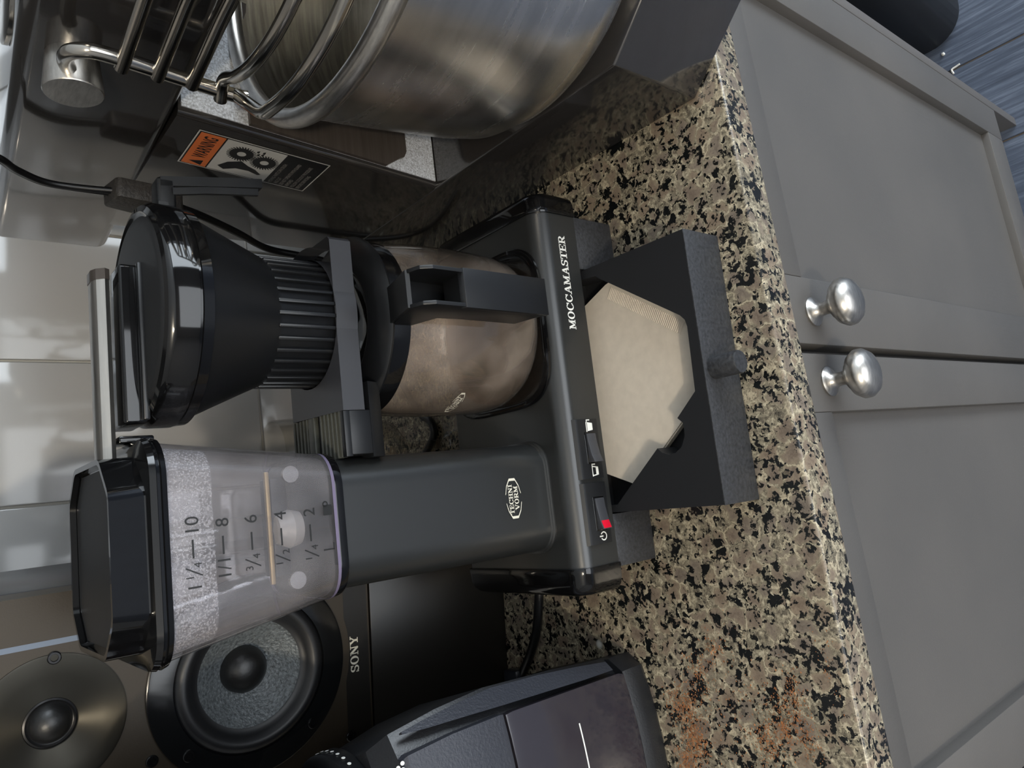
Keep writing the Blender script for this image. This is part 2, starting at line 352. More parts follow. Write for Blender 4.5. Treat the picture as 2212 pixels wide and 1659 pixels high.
# ================================================================== SETTING
WALLY = 88.5
wall = tag(MB().box(-270, 310, WALLY+.35, WALLY+4, -91, 153).build('wall_back', 'grout'), 'white glazed wall tiles above the granite counter', kind='structure')
TW, TH = 15.0, 30.0
tile0 = None
for r in range(-1, 4):
    for c in range(-9, 12):
        x0 = 8.05+c*TW; z0 = 11.1+r*TH
        if x0 < -120 or x0 > 175: continue
        zb, zt = max(z0, 0.1), min(z0+TH, 131)
        key = (round(zb-z0, 2), round(zt-z0, 2))
        if tile0 is None: tile0 = {}
        if key not in tile0:
            tile0[key] = MB().box(.15, TW-.15, 0, .6, zb-z0+.15, zt-z0-.15, .12, 2).build('tile', 'tile', wall); t = tile0[key]
        else: t = dup(tile0[key], wall)
        t.location = (x0*S, (WALLY-.1)*S, z0*S)
floor = tag(MB().box(-270, 310, -340, 100, -96, -91.4).build('floor', 'floor_grout'), 'blue grey wood look floor planks', kind='structure')
pl = None
for c in range(-22, 17):
    for k in range(-3, 1):
        x0 = 62.4+c*15.2; y0 = -60+k*120+(0, 25, 12)[c % 3]
        if pl is None: pl = MB().box(.15, 15.05, .15, 119.8, -91.9, -91, .08, 1).build('plank', 'floor', floor); q = pl
        else: q = dup(pl, floor)
        q.location = (x0*S, y0*S, 0)

tag(MB().box(-270, 310, -340, 95, 153, 158).build('ceiling', 'ceil'), 'white painted ceiling', kind='structure')
tag(MB().box(-270, -262, -340, 95, -91, 153).build('wall_left', 'plaster'), 'light grey side wall', kind='structure')
tag(MB().box(302, 310, -340, 95, -91, 153).build('wall_right', 'plaster'), 'light grey side wall', kind='structure')
tag(MB().box(-270, 310, -340, -332, -91, 153).build('wall_front', 'plaster'), 'light grey wall across the room', kind='structure')
# base cabinet and worktop
cab = thing('base_cabinet', 'grey painted shaker base cabinet under the granite worktop', 'cabinet', (0, 0, 0))
box('carcass', 'cab', cab, -29, 48.5, 30.2, 88, -80, -3.25, .05)
box('toe_kick', 'dark', cab, -29, 48.5, 36, 60, -91, -80, .05)
box('side_panel', 'wood', cab, 48.75, 50.1, 28.3, 88, -91, -3.3, .08)
def door(x0, x1, r0, r1, kx):
    d = MB().box(r0-.3, r1+.3, 29.0, 30.0, -73.6, -10.0).build('door', 'cab', cab)
    f = MB()
    box('stile', 'cab', d, x0, r0, 28, 30, -79.2, -4.6, .12); box('stile', 'cab', d, r1, x1, 28, 30, -79.2, -4.6, .12)
    box('rail', 'cab', d, r0, r1, 28.01, 30, -10.3, -4.6, .10); box('rail', 'cab', d, r0, r1, 28.01, 30, -79.2, -73.3, .10)
    k = MB().lathe([(0, 0), (1.15, 0), (1.2, -.18), (1.05, -.35), (.62, -.55), (.52, -1.2), (.62, -1.75), (1.1, -1.95), (1.18, -2.2), (1.62, -2.35), (1.92, -2.85), (1.9, -3.35), (1.55, -3.85), (.9, -4.15), (0, -4.25)],
                   seg=40, fn=lambda x, y, z: (kx+x, 28+z*.92, -10.7+y)).build('knob', 'nickel', d, 60)
    tag(k, 'brushed nickel mushroom knob'); return d
door(-28, 9.0, -23, 4.3, 6.7); door(9.75, 48.2, 15.4, 43.3, 12.45)
cab2 = dup(cab); cab2.parent = None; cab2.location = (-.776, 0, 0); tag(cab2, 'second grey painted base cabinet farther left under the worktop')
for ch in list(cab.children):
    if ch.name.startswith('side_panel'): continue
    c2 = dup(ch, cab2)
    for g in list(ch.children): dup(g, c2)
ct = tag(MB().box(-130, 66, 25.6, WALLY, -3.2, 0, .28, 3).build('granite_countertop', 'granite'), 'speckled brown and black granite worktop with a front edge', 'worktop')
tag(MB().box(-60, 120, 59, WALLY, 55, 125, .2).build('wall_cabinet', 'cab'), 'grey wall cabinet hanging above the counter', 'cabinet')

bn = thing('trash_bin', 'black plastic bin with rounded corners on the floor beside cabinet', 'bin', (66.5, 31.5, -91), -4)
MB().loft([rrect(.8, 30, .6, 28, 5, 0), rrect(0, 31, 0, 29, 5.5, 1.0), rrect(-1.2, 33, -1, 31, 6, 42)], cap=True).build('bin_body', 'binblk', bn)
MB().loft([rrect(-1.6, 33.4, -1.4, 31.4, 6, 42), rrect(-1.6, 33.4, -1.4, 31.4, 6, 45), rrect(0, 32, 0, 30, 5, 46.5)]).build('lid', 'binblk', bn)
cr = MB(); bm = bmesh.new(); bmesh.ops.create_icosphere(bm, subdivisions=2, radius=.32)
for v in bm.verts: v.co *= random.uniform(.85, 1.1)
tag(cr.bm(bm).build('crumb', 'crumb'), 'tiny round white crumb on the dark floor near the bin', 'crumb').location = (.657, .353, -.9075)
tag(MB().tube([(0, 0, 0), (.8, .1, .05), (1.0, -.6, 0), (1.1, -1.2, .05)], .16, 6).build('crumb', 'crumb'), 'bent white scrap on the floor by the plank joint', 'crumb').location = (.616, .346, -.9085)

# ================================================================== COFFEE MAKER (machine frame)
AX, AY, AZ, AR = -5.006, 39.239, 4.5, -2.74
# --- drawer stand
stand = thing('filter_drawer_stand', 'black printed riser with a pulled out filter drawer under the coffee maker', 'drawer stand', (AX, AY, 0), AR)
box('left_block', 'printed', stand, .15, 4.05, .2, 13.2, 0, 4.42, .06); box('right_block', 'printed', stand, 23.3, 27.6, .2, 13.2, 0, 4.42, .06)
box('back_panel', 'printed', stand, 4.05, 23.3, 12, 13.2, 0, 4.42, .04)
pocket = [(22.3, -1.2), (22.0, -1.55), (17.3, -8.45), (16.9, -8.8), (16.4, -8.92), (11.9, -8.76), (10.31, -6.96)]
notch = [(9.95, -7.35), (9.5, -7.4), (8.95, -7.35), (8.33, -6.98), (7.95, -6.4), (7.88, -5.8), (8.1, -5.2), (8.44, -4.84)]
pocket += notch + [(4.68, -.28), (4.6, 2.0), (22.6, 2.0)]
drawer = MB()
zT, zB = 4.16, .12
ox0, ox1, oy0, oy1 = 4.15, 23.12, -9.68, 11.5
def plate_with_hole(mb, outer, hole, z):
    bm = bmesh.new(); ed = []
    for loop in (outer, hole):
        vs = [bm.verts.new((u, v, z)) for u, v in loop]; ed += [bm.edges.new((vs[i], vs[(i+1) % len(vs)])) for i in range(len(vs))]
    bmesh.ops.triangle_fill(bm, use_beauty=True, edges=ed); mb.bm(bm)
plate_with_hole(drawer, rect2(ox0, oy0, ox1, oy1), pocket, zT)
n = len(pocket)
drawer.loft([[(u, v, zT) for u, v in pocket], [(u, v, 2.0) for u, v in pocket]], cap=False)
drawer.add([(u, v, 2.0) for u, v in pocket], [tuple(range(n))])
O = rect2(ox0, oy0, ox1, oy1)
drawer.loft([[(u, v, zT) for u, v in O], [(u, v, zB) for u, v in O]], cap=False); drawer.add([(u, v, zB) for u, v in O], [(0, 1, 2, 3)])
dr = drawer.build('drawer', 'printed2', stand, 25)
box('drawer_front', 'printed', dr, 4.13, 23.14, -9.78, -9.66, .1, 4.17, .03)
MB().lathe([(0, 0), (.8, 0), (.8, 2.1), (.74, 2.2), (0, 2.2)], seg=40, fn=lambda x, y, z: (13.35+x, -9.7-z, 3.05+y)).build('knob', 'printed', dr, 40)
# --- paper filters
FP = [(21.8, -.9), (21.9, -1.35), (21.6, -1.75), (17.2, -8.15), (16.8, -8.5), (16.2, -8.62), (12.0, -8.55), (6.0, -1.3), (7.2, 1.9), (20.6, 1.9)]
def filt(name, x, y, z): 
    f = MB().prism(FP, XYZ, 0, .1).build(name, 'paper'); f.location = (0, 0, 0)
    return f
fz = [2.03+.135*i for i in range(6)]
base_f = None
mw = Matrix.Translation((AX*S, AY*S, 0)) @ Matrix.Rotation(radians(AR), 4, 'Z')
for i, z in enumerate(fz):
    top = i == len(fz)-1
    if top:
        f = thing('paper_filter', 'tan cone paper filter on top of the stack in the black drawer', 'paper filter', group='paper filters in the drawer')
        MB().prism(FP, XYZ, 0, .1).build('sheet', 'paper', f)
        cr = MB(); P0, P1 = Vector((21.45, -1.45)), Vector((17.0, -7.9)); d = (P1-P0); nn = 46; nrm = Vector((-d.y, d.x)).normalized()*-1
        for k in range(nn):
            a = P0+d*((k+.15)/nn); b = P0+d*((k+.65)/nn); w = nrm*.95
            if (a+w).x > a.x: w = -w
            cr.add([(a.x, a.y, .1), (b.x, b.y, .1), (b.x+w.x, b.y+w.y, .1), (a.x+w.x, a.y+w.y, .1), (a.x*.5+b.x*.5, a.y*.5+b.y*.5, .18), (a.x*.5+b.x*.5+w.x, a.y*.5+b.y*.5+w.y, .18)], [(0, 4, 5, 3), (4, 1, 2, 5), (0, 1, 4), (3, 5, 2)])
        tag(cr.build('crimped_seam', 'paper', f, smooth=False), kind='stuff')
    else:
        if base_f is None: base_f = filt('paper_filter', 0, 0, 0); f = base_f
        else: f = dup(base_f)
        tag(f, 'tan paper filter lower in the drawer stack, only its edge showing', 'paper filter', 'paper filters in the drawer')
    a = random.uniform(-.35, .35) if not top else 0
    f.matrix_world = mw @ Matrix.Translation((random.uniform(-.06, .06)*S*(not top), random.uniform(-.06, .06)*S*(not top), z*S)) @ Matrix.Rotation(radians(a), 4, 'Z')

# --- machine body
cm = thing('coffee_maker', 'black drip coffee maker with clear water tank standing on the riser', 'coffee maker', (AX, AY, AZ), AR)
def prof(o=0, r=1.35, h=4.0, d=13.4, z0=.0):
    P = [(-o, z0), (-o, h+o-r)]
    P += [(-o+r-r*cos(radians(a)), h+o-r+r*sin(radians(a))) for a in range(10, 91, 10)]
    P += [(d+o-.5, h+o), (d+o-.15, h+o-.15), (d+o, h+o-.5), (d+o, z0)]
    return P
MB().prism(prof(), YZX, .5, 27.5).build('base_housing', 'powder', cm, 25)
def cap_loft(x0, x1):
    secs = []
    for t, o in ((0, .16), (.1, .2), (.25, .12), (.55, .1), (.78, -.05), (.92, -.28), (1, -.6)):
        secs.append([(x0+(x1-x0)*t, y, z) for y, z in prof(o)])
    return MB().loft(secs)
cap_loft(.55, -1.45).build('end_cap', 'gloss', cm, 50); cap_loft(27.45, 29.25).build('end_cap', 'gloss', cm, 50)
def sup(cx, cy, h, z, n=4.2, k=64):
    out = []
    for i in range(k):
        a = 2*pi*i/k; c, s_ = cos(a), sin(a)
        out.append((cx+h*math.copysign(abs(c)**(2/n), c), cy+h*math.copysign(abs(s_)**(2/n), s_), z))
    return out
MB().loft([sup(19.1, 6.75, 6.35, 3.95), sup(19.1, 6.75, 6.35, 4.15), sup(19.1, 6.75, 6.2, 4.24), sup(19.1, 6.75, 6.05, 4.18), sup(19.1, 6.75, 5.95, 4.24), sup(19.1, 6.75, 5.75, 4.2)]).build('hot_plate', 'gloss', cm, 50)
# tower
tw = MB().loft([rrect(1.75, 10.2, 2.0, 12.6, 2.0, 3.98), rrect(1.75, 10.2, 2.0, 12.6, 2.0, 4.12), rrect(1.85, 10.1, 2.1, 12.5, 1.95, 4.2), rrect(1.85, 10.1, 2.1, 12.5, 1.95, 4.26), rrect(1.95, 10.0, 2.2, 12.4, 1.9, 4.34), rrect(2.0, 9.95, 2.1, 12.4, 2.0, 21.2)]).build('tower', 'powder', cm, 40)
# emblem
em = []
for sx in (1, -1):
    q = lambda u, v: (u*sx, v)
    em += [[q(1.42, -.28), q(1.42, .28), q(1.24, .3), q(1.24, -.3)], [q(1.42, .28), q(.9, .62), q(.86, .56), q(1.24, .3)], [q(1.42, -.28), q(.9, -.62), q(.86, -.56), q(1.24, -.3)],
           [q(.9, .62), q(.3, .78), q(.3, .73), q(.88, .56)], [q(.9, -.62), q(.3, -.78), q(.3, -.73), q(.88, -.56)]]
em += shift(slab('TECHNI', .42, 2.1), -1.1, .06) + shift(slab('VORM', .42, 1.7), -.84, -.48)
MB().flat(em, lambda u, v: (6.12+u, 2.12, 7.65+v*.92)).build('emblem', 'cream', tw, smooth=False)
# brand lettering and switches on the front face
MB().flat(slab('MOCCAMASTER', .72, 7.5), lambda u, v: (18.25+u, -.015, 1.28+v)).build('lettering', 'white', cm, smooth=False)
def panel(x0, x1, rx0, rx1, red):
    p = MB().prism([(-.2, .62), (-.2, 2.6), (-.14, 2.85), (.05, 3.04), (.5, 3.1), (.5, .62)], YZX, x0, x1).build('switch_panel', 'satin', cm, 25)
    box('switch_well', 'gloss', p, rx0-.14, rx1+.14, -.22, -.1, .96, 2.12, .06)
    ky = [(-.2, rx0), (-.2, rx1), (-.36, rx1), (-.42, rx1*.7+rx0*.3), (-.62, rx0*.75+rx1*.25), (-.85, rx0), ]
    r = MB().prism([(b, a) for a, b in ky], lambda u, v, w: (u, v, w), 1.06, 2.0, .05).build('rocker', 'bracket', p, 30)
    if red: MB().prism([(rx0+.06, -.84), (rx0+.62, -.64), (rx0+.62, -.56), (rx0+.06, -.76)], XYZ, 1.14, 1.92, .02).build('red_lens', 'red', r, 30)
    return p
P1 = panel(6.85, 11.3, 8.05, 10.2, False); P2 = panel(2.08, 6.55, 3.15, 5.4, True)
yf = lambda cx, cz: (lambda u, v: (cx+u, -.215, cz+v))
jug_f = [[(-.26, -.34), (.26, -.34), (.34, .2), (-.34, .2)], rect2(-.4, .26, .34, .34), rect2(.34, .2, .52, .28), rect2(.46, -.1, .54, .28)]
jug_e = [seg2(-.3, -.34, .3, -.34, .08), seg2(-.26, -.34, -.34, .2, .08), seg2(.26, -.34, .34, .2, .08), rect2(-.4, .2, .34, .28), rect2(-.26, -.3, .26, -.12), rect2(.34, .2, .52, .28), rect2(.46, -.1, .54, .28)]
MB().flat(jug_f, yf(10.72, 1.5)).build('full_jug_mark', 'white', P1, smooth=False); MB().flat(jug_e, yf(7.4, 1.5)).build('half_jug_mark', 'white', P1, smooth=False)
MB().flat(ring2d(0, 0, .24, .33, 30, radians(120), radians(420)) + [rect2(-.05, .05, .05, .42)], yf(2.62, 1.45)).build('power_mark', 'white', P2, smooth=False)
# water tank
def tsec(z, o=0.0):
    t = (z-21.0)/10.0; x0 = 1.72-1.62*t+o; x1 = 10.22+1.2*t-o; y0 = 1.9-.55*t+o; y1 = 12.7+.6*t-o
    return rrect(x0, x1, y0, y1, 2.0-o, z)
tank = MB().loft([tsec(z) for z in (21.5, 24, 27, 31.0)], cap=False).loft([tsec(z, .22) for z in (31.0, 27, 24, 21.7)], cap=False).build('water_tank', 'tank', cm, 40)
MB().loft([tsec(20.75, .25), tsec(20.9, -.02), tsec(21.15, -.06), tsec(21.45, 0)]).build('tank_foot', 'gloss', cm, 40)
MB().loft([tsec(21.42, -.04), tsec(21.62, -.04)], cap=False).build('gasket', 'gasket', tank)
MB().loft([tsec(z, .26) for z in (28.55, 29.6, 30.75)], cap=False).build('condensation_band', 'conden', tank)
MB().lathe([(1.05, 21.7), (1.05, 30.8)], 6.0, 5.2, 24).build('float_tube', 'clear', tank)
box('heater_bar', 'gold', tank, 2.9, 9.5, 4.65, 4.95, 24.25, 24.52, .06); box('bar_base', 'matte', tank, 3.3, 9.1, 4.7, 6.4, 23.2, 24.2, .1)
MB().lathe([(0, 22.5), (1.0, 22.7), (1.15, 23.3), (.8, 24.1), (0, 24.2)], 6.0, 4.6, 24).build('float', 'lab_t', tank)
for x in (3.0, 9.2): MB().lathe([(0, 0), (.38, 0), (.5, .15), (.5, .4), (0, .4)], seg=24, fn=lambda a, b, z, x=x: (x+a, 4.1-z, 23.3+b)).build('tank_screw', 'chrome', tank)
# scale print on the tank face
ink = []
rows = [('10', '1 1/4', 29.75, .95), ('8', '1/1', 28.2, .95), ('6', '3/4', 26.65, .9), ('4', '1/2', 24.95, .9), ('2', '1/4', 23.2, .9)]
for a, b, z, h in rows:
    d = font(a, 1.0, 'CENTER'); ink += shift(d, 6.85, z-.34); ink.append(rect2(5.2, z-.05, 6.15, z+.05))
    if b == '1/1': ink += shift(font('1/1', 1.0, 'CENTER'), 4.5, z-.34)
    else:
        q = b.split(' ')[-1]; nu, de = q.split('/')
        ink += shift(font(nu, .58, 'CENTER'), 4.25, z+.02) + shift(font(de, .58, 'CENTER'), 4.85, z-.4) + [seg2(4.3, z-.42, 4.75, z+.42, .07)]
        if ' ' in b: ink += shift(font('1', 1.0, 'CENTER'), 3.75, z-.34)
ink += [rect2(4.55, 21.75, 4.63, 22.45), rect2(4.55, 21.75, 4.95, 21.83)]
ink += [rect2(6.55, 21.75, 7.15, 22.3)] + ring2d(7.2, 22.15, .1, .18, 16)
def on_tank(u, v): t = (v-21.0)/10.0; return (u, 1.9-.55*t-.012, v)
MB().flat(ink, on_tank).build('scale_print', 'ink', tank, smooth=False)
# tank lid
lid = MB().loft([tsec(30.85, .05), tsec(30.9, -.2), tsec(31.15, -.25), tsec(31.2, -.12), tsec(31.35, -.12), tsec(31.4, -.22), tsec(31.7, -.1), tsec(31.85, .4)]).build('tank_lid', 'gloss', cm, 30)
def oct8(x0, x1, y0, y1, c, cy, z): return [(x1-c, y0, z), (x1, y0+cy, z), (x1, y1-cy, z), (x1-c, y1, z), (x0+c, y1, z), (x0, y1-cy, z), (x0, y0+cy, z), (x0+c, y0, z)]
bm = bmesh.new(); mbt = MB().loft([oct8(.7, 10.8, 1.6, 11.9, 1.8, 1.9, 31.7), oct8(.75, 10.75, 1.35, 11.8, 1.9, 2.0, 33.55)], cap=True)
me = bpy.data.meshes.new('x'); me.from_pydata(mbt.v, [], mbt.f); bm.from_mesh(me); bmesh.ops.recalc_face_normals(bm, faces=bm.faces[:])
bmesh.ops.bevel(bm, geom=[e for e in bm.edges if abs(e.verts[0].co.z-e.verts[1].co.z) > .5], offset=.45, segments=4, affect='EDGES', profile=.5)
tf = [f for f in bm.faces if f.normal.z > .9]; r = bmesh.ops.inset_region(bm, faces=tf, thickness=.28, depth=0)
r = bmesh.ops.inset_region(bm, faces=tf, thickness=.02, depth=-.38)
cap = MB().bm(bm).build('lid_cap', 'gloss', lid, 25)
MB().prism([(p[0], p[1]) for p in oct8(1.25, 10.25, 1.85, 11.3, 1.75, 1.8, 0)], XYZ, 33.1, 33.22).build('lid_inlay', 'matte', lid, 25)
# outlet arm + slats + basket bracket
MB().prism([(10.0, 2.1), (12.75, 2.1), (12.75, 9.9), (10.0, 9.9)], XYZ, 18.5, 20.0, .05).build('arm', 'louver', cm, 25)
MB().prism([(2.1, 18.5), (9.9, 18.5), (9.2, 17.4), (2.6, 17.4)], lambda u, v, w: (w, u, v), 9.8, 14.6, .05).build('arm_lower', 'louver', cm, 25)
arm = MB().box(9.9, 12.75, 2.1, 2.6, 19.9, 20.35, .03).build('arm_rim', 'louver', cm)
y = 2.75; sl = None
for i in range(14):
    if i in (6, 7):
        if i == 7: box('arm_band', 'slat', cm, 9.9, 12.95, y, y+.85, 19.95, 20.32, .03)
        y += .52; continue
    w = .2
    if sl is None: sl = MB().box(9.9, 12.95, 0, w, 19.9, 20.3, .03, 1).build('slat', 'slat', cm); q = sl
    else: q = dup(sl)
    q.location = (0, y*S, 0); y += .52
outer = [(12.75, 2.05), (23.72, 2.05), (23.95, 2.3)] + [(19.1+5.15*cos(radians(a)), 6.2+5.15*sin(radians(a))) for a in range(-20, 75, 6)] + [(19.6, 9.7), (16.5, 9.5), (13.0, 9.5)]
hole = circ(19.1, 6.2, 4.32, 48)
br = MB(); plate_with_hole(br, outer, hole, 20.35); plate_with_hole(br, outer, hole, 18.88)
br.loft([[(u, v, 20.35) for u, v in outer], [(u, v, 18.88) for u, v in outer]], cap=False); br.loft([[(u, v, 20.35) for u, v in hole], [(u, v, 18.88) for u, v in hole]], cap=False)
br.build('basket_bracket', 'bracket', cm, 25)
# aluminium outlet arm above the basket
hexa = [(5.4, 32.25), (5.2, 32.5), (5.5, 32.88), (5.9, 33.05), (6.8, 33.05), (7.2, 32.88), (7.5, 32.5), (7.3, 32.25)]
MB().prism(hexa, YZX, 10.3, 20.9).build('outlet_arm', 'alu', cm, 25)
MB().prism([(6.4+(a-6.4)*1.04, 32.6+(b-32.6)*1.06) for a, b in hexa], YZX, 20.9, 21.5).build('outlet_arm_cap', 'brown', cm, 25)
MB().box(11.7, 12.1, 5.4, 7.4, 30.3, 32.1, .1).build('arm_support', 'gloss', cm)

# --- brew basket (lifts out)
BX, BY = 19.1, 6.2
mloc = lambda x, y, z: tuple(v/S for v in (mw @ Vector((x*S, y*S, (z+AZ)*S))))
bk = thing('brew_basket', 'black ribbed brew basket with lid and hooked handle on the coffee maker', 'brew basket', mloc(BX, BY, 18.95), AR)
def ell(mb_prof, fx=1.0): return mb_prof
cone = MB().lathe([(0, 0), (3.85, 0), (3.95, .15), (4.0, 4.7), (4.15, 5.0), (4.75, 6.4), (5.5, 8.1), (6.05, 9.3), (6.15, 9.5), (0, 9.5)], seg=72).build('cone', 'satin', bk, 40)
rim = MB().lathe([(6.0, 9.35), (6.38, 9.45), (6.42, 10.0), (6.36, 10.05), (6.36, 10.15), (6.5, 10.2), (6.5, 11.45), (6.3, 11.75), (5.95, 11.85), (5.85, 11.75), (5.6, 11.7)], seg=96).build('rim', 'gloss', bk, 40)
rib = None
for i in range(34):
    a = 2*pi*i/34
    if rib is None: rib = MB().box(3.9, 4.22, -.13, .13, .25, 5.0, .08, 2).build('rib', 'satin', bk); q = rib
    else: q = dup(rib)
    q.rotation_euler = (0, 0, a)
bl = MB().lathe([(0, 11.9), (5.2, 11.9), (5.55, 11.85), (5.7, 11.72), (5.7, 11.6), (0, 11.6)], seg=80).build('lid', 'matte', bk, 40)
box('lid_channel', 'gloss', bl, -6.45, 2.55, -1.65, 1.9, 11.8, 13.0, .18, 3)
box('channel_ledge', 'satin', bl, -6.3, 2.6, -2.1, -1.6, 11.8, 12.15, .1, 2)
hd = MB()
hd.loft([[(x-.0, y0, z-.28), (x, y1, z-.28), (x, y1, z+.28), (x, y0, z+.28)] for x, y0, y1, z in ((5.7, .4, 2.0, 9.9), (7.4, .3, 1.9, 9.9))])
hd.box(5.6, 9.05, .35, 1.85, 9.1, 10.2, .2, 3)
hd.loft([[(x-.32, .35, z), (x+.3, .35, z), (x+.3, 1.85, z), (x-.32, 1.85, z)] for x, z in ((8.75, 10.0), (9.2, 7.2), (9.75, 3.6))])
hd.loft([[(x-.75, .35, z), (x-.3, .35, z), (x-.3, .6, z), (x-.75, .6, z)] for x, z in ((8.7, 9.4), (9.15, 7.2), (9.6, 3.9))])
hd.build('handle', 'louver', bk, 30)

# --- carafe
cf = thing('glass_carafe', 'stained glass coffee carafe with black collar and handle on the hot plate', 'carafe', mloc(19.1, 6.4, 4.26), AR)
pr = [(5.0, 0), (5.5, .12), (5.85, .5), (6.1, 1.2), (6.28, 3), (6.34, 5.5), (6.32, 8), (6.2, 10), (6.0, 11.9), (5.9, 13.0)]
gl = MB().lathe(pr, seg=96).lathe([(r-.18, z) for r, z in pr[::-1][:-2]] + [(5.6, .42), (4.6, .25), (0, .22)], seg=96)
gl = gl.build('glass_body', 'carafe', cf, 50)
MB().lathe([(5.9, 11.65), (6.08, 11.65), (6.12, 12.2), (6.0, 13.1)], seg=96).build('collar_band', 'gloss', cf, 50)
MB().lathe([(5.85, 12.8), (6.25, 12.95), (6.3, 13.1), (6.1, 13.3), (4.25, 13.75), (4.1, 13.7)], seg=96).build('collar', 'satin', cf, 40)
MB().lathe([(4.15, 13.72), (3.9, 13.6), (3.0, 12.6), (1.4, 12.0), (.7, 11.9), (0, 11.9)], seg=64).build('lid_funnel', 'gloss', cf, 50)
ho = [(-5.9, 13.0), (-9.7, 14.0), (-10.6, 13.7), (-10.95, 13.0), (-10.9, 10.6), (-10.7, 3.95), (-7.9, 4.55), (-8.1, 9.2), (-8.0, 11.0), (-6.0, 11.6)]
hn = MB()
for x0, x1 in ((-1.2, -.95), (.95, 1.2)): hn.prism(ho, YZX, x0, x1, .05)
hn.prism([(-10.6, 11.0), (-10.95, 10.8), (-10.75, 3.9), (-10.3, 3.95)], YZX, -1.25, 1.25, .04)
hn.prism([(-10.6, 11.0), (-8.6, 10.7), (-8.6, 10.4), (-10.4, 10.5)], YZX, -1.0, 1.0)
hn.prism([(-5.9, 13.2), (-9.6, 14.1), (-9.7, 13.85), (-6.0, 12.95)], YZX, -1.15, 1.15)
hn.prism([(-8.0, 9.2), (-8.4, 13.6), (-8.2, 13.7), (-7.8, 9.2)], YZX, -1.0, 1.0); hn.prism([(-10.7, 3.9), (-7.9, 4.5), (-7.9, 4.75), (-10.7, 4.2)], YZX, -1.0, 1.0)
hn.build('handle', 'louver', cf, 30)
MB().lathe([(0, .32), (4.6, .34), (5.3, .55), (5.5, .8)], seg=64).build('coffee_residue', 'residue', gl, 50)
lg = [[(.9*a, .55*b) for a, b in q] for q in em]
def on_glass(u, v): a = radians(203)+u/6.3*1.0; r = 6.36; return (r*cos(a), r*sin(a), 6.3+v)
MB().flat(lg, on_glass).build('glass_logo', 'cream', gl, smooth=False)

# ================================================================== STAND MIXER
MXX, MXY, MR = 28.4, 27.9, -2.4
mx = thing('stand_mixer', 'large dark grey enamel stand mixer with wire bowl guard', 'mixer', (MXX, MXY, 0), MR)
bp = [(0, 0), (6, -6), (26, -6), (32, 0), (32, 44), (0, 44)]
base = MB().prism(bp, XYZ, 0, 9.0, .16, 3).build('base', 'hammer', mx, 50)
def colsec(z):
    t = (z-9)/22.3; yfr = 21.4-2.9*t
    return [(.05, yfr, z), (26, yfr, z), (26, 40, z), (.05, 40, z)]
bm = bmesh.new(); q = MB().loft([colsec(8.9), colsec(31.5)])
for v in q.v: bm.verts.new(v)
bm.verts.ensure_lookup_table()
for f in q.f: bm.faces.new([bm.verts[i] for i in f])
bmesh.ops.recalc_face_normals(bm, faces=bm.faces[:]); bmesh.ops.bevel(bm, geom=[e for e in bm.edges if abs(e.verts[0].co.z-e.verts[1].co.z) > 5], offset=.4, segments=3, affect='EDGES', profile=.5)
column = MB().bm(bm).build('column', 'hammer', mx, 35)
def onfront(x, z, o=0): t = (z-9)/22.3; return (x, 21.4-2.9*t-o, z)
ff = [(.6, 9.1), (25.4, 9.1), (25.4, 31.3), (.6, 31.3)]
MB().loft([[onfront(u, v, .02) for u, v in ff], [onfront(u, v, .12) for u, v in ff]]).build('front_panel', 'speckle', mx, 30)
pf = [(.55, 26.6), (10, 26.6), (10, 12.4), (2.3, 12.4), (1.75, 12.7), (1.5, 13.2), (.55, 14.6)]
MB().loft([[onfront(u, v, .15) for u, v in pf], [onfront(u, v, .5) for u, v in pf]]).build('bowl_support', 'plate', mx, 30)
bm = bmesh.new(); hs = lambda y, dz: [(0, y, 32.45-.045*y), (26, y, 32.45-.045*y), (26, y, 41.55-.045*y), (0, y, 41.55-.045*y)]
q = MB().loft([hs(4, 0), hs(46.3, 0)])
for v in q.v: bm.verts.new(v)
bm.verts.ensure_lookup_table()
for f in q.f: bm.faces.new([bm.verts[i] for i in f])
bmesh.ops.recalc_face_normals(bm, faces=bm.faces[:]); bmesh.ops.bevel(bm, geom=bm.edges[:], offset=.9, segments=4, affect='EDGES', profile=.5)
head = MB().bm(bm).build('head', 'hammer', mx, 60)
MB().lathe([(0, 0), (4.2, 0), (4.2, .25), (4.0, .35), (0, .35)], 6.2, 17.5, 40).build('dial_plate', 'chrome', mx).location = (0, 0, .4075)
MB().tube([(5.2, 16.6, 41.0), (5.2, 17.6, 43.2), (5.4, 20.5, 45.0)], .75, 14).build('gear_lever', 'gloss', mx)
# guard pivot knob and wires
MB().lathe([(0, 0), (1.5, 0), (1.55, .1), (1.35, 2.4), (0, 2.4)], seg=40, fn=lambda x, y, z: (-2.25+z, 14.9+x, 38.2+y)).build('guard_knob', 'nickel', mx, 40)
rodx = -2.1
MB().tube([(-1.3, 14.7, 38.2), (-1.7, 12.8, 38.9), (-2.0, 11.4, 39.0), (-2.1, 10.7, 38.5), (-2.1, 10.5, 37.5), (-2.1, 10.9, 34), (-2.1, 11.3, 30.6), (-2.1, 11.25, 29.7)], .42, 12).build('guard_frame', 'chrome', mx, 60)
BCX, BCY = 10.1, 4.5
def wire(z, r, y0=11.0):
    pts = [(rodx-.1, y0, z), (rodx+.1, y0-2.5, z)]
    for a in range(195, 350, 12):
        pts.append((BCX+r*cos(radians(a)), BCY+r*sin(radians(a)), z))
    pts.append((2*BCX-rodx, y0-2.5, z)); return pts
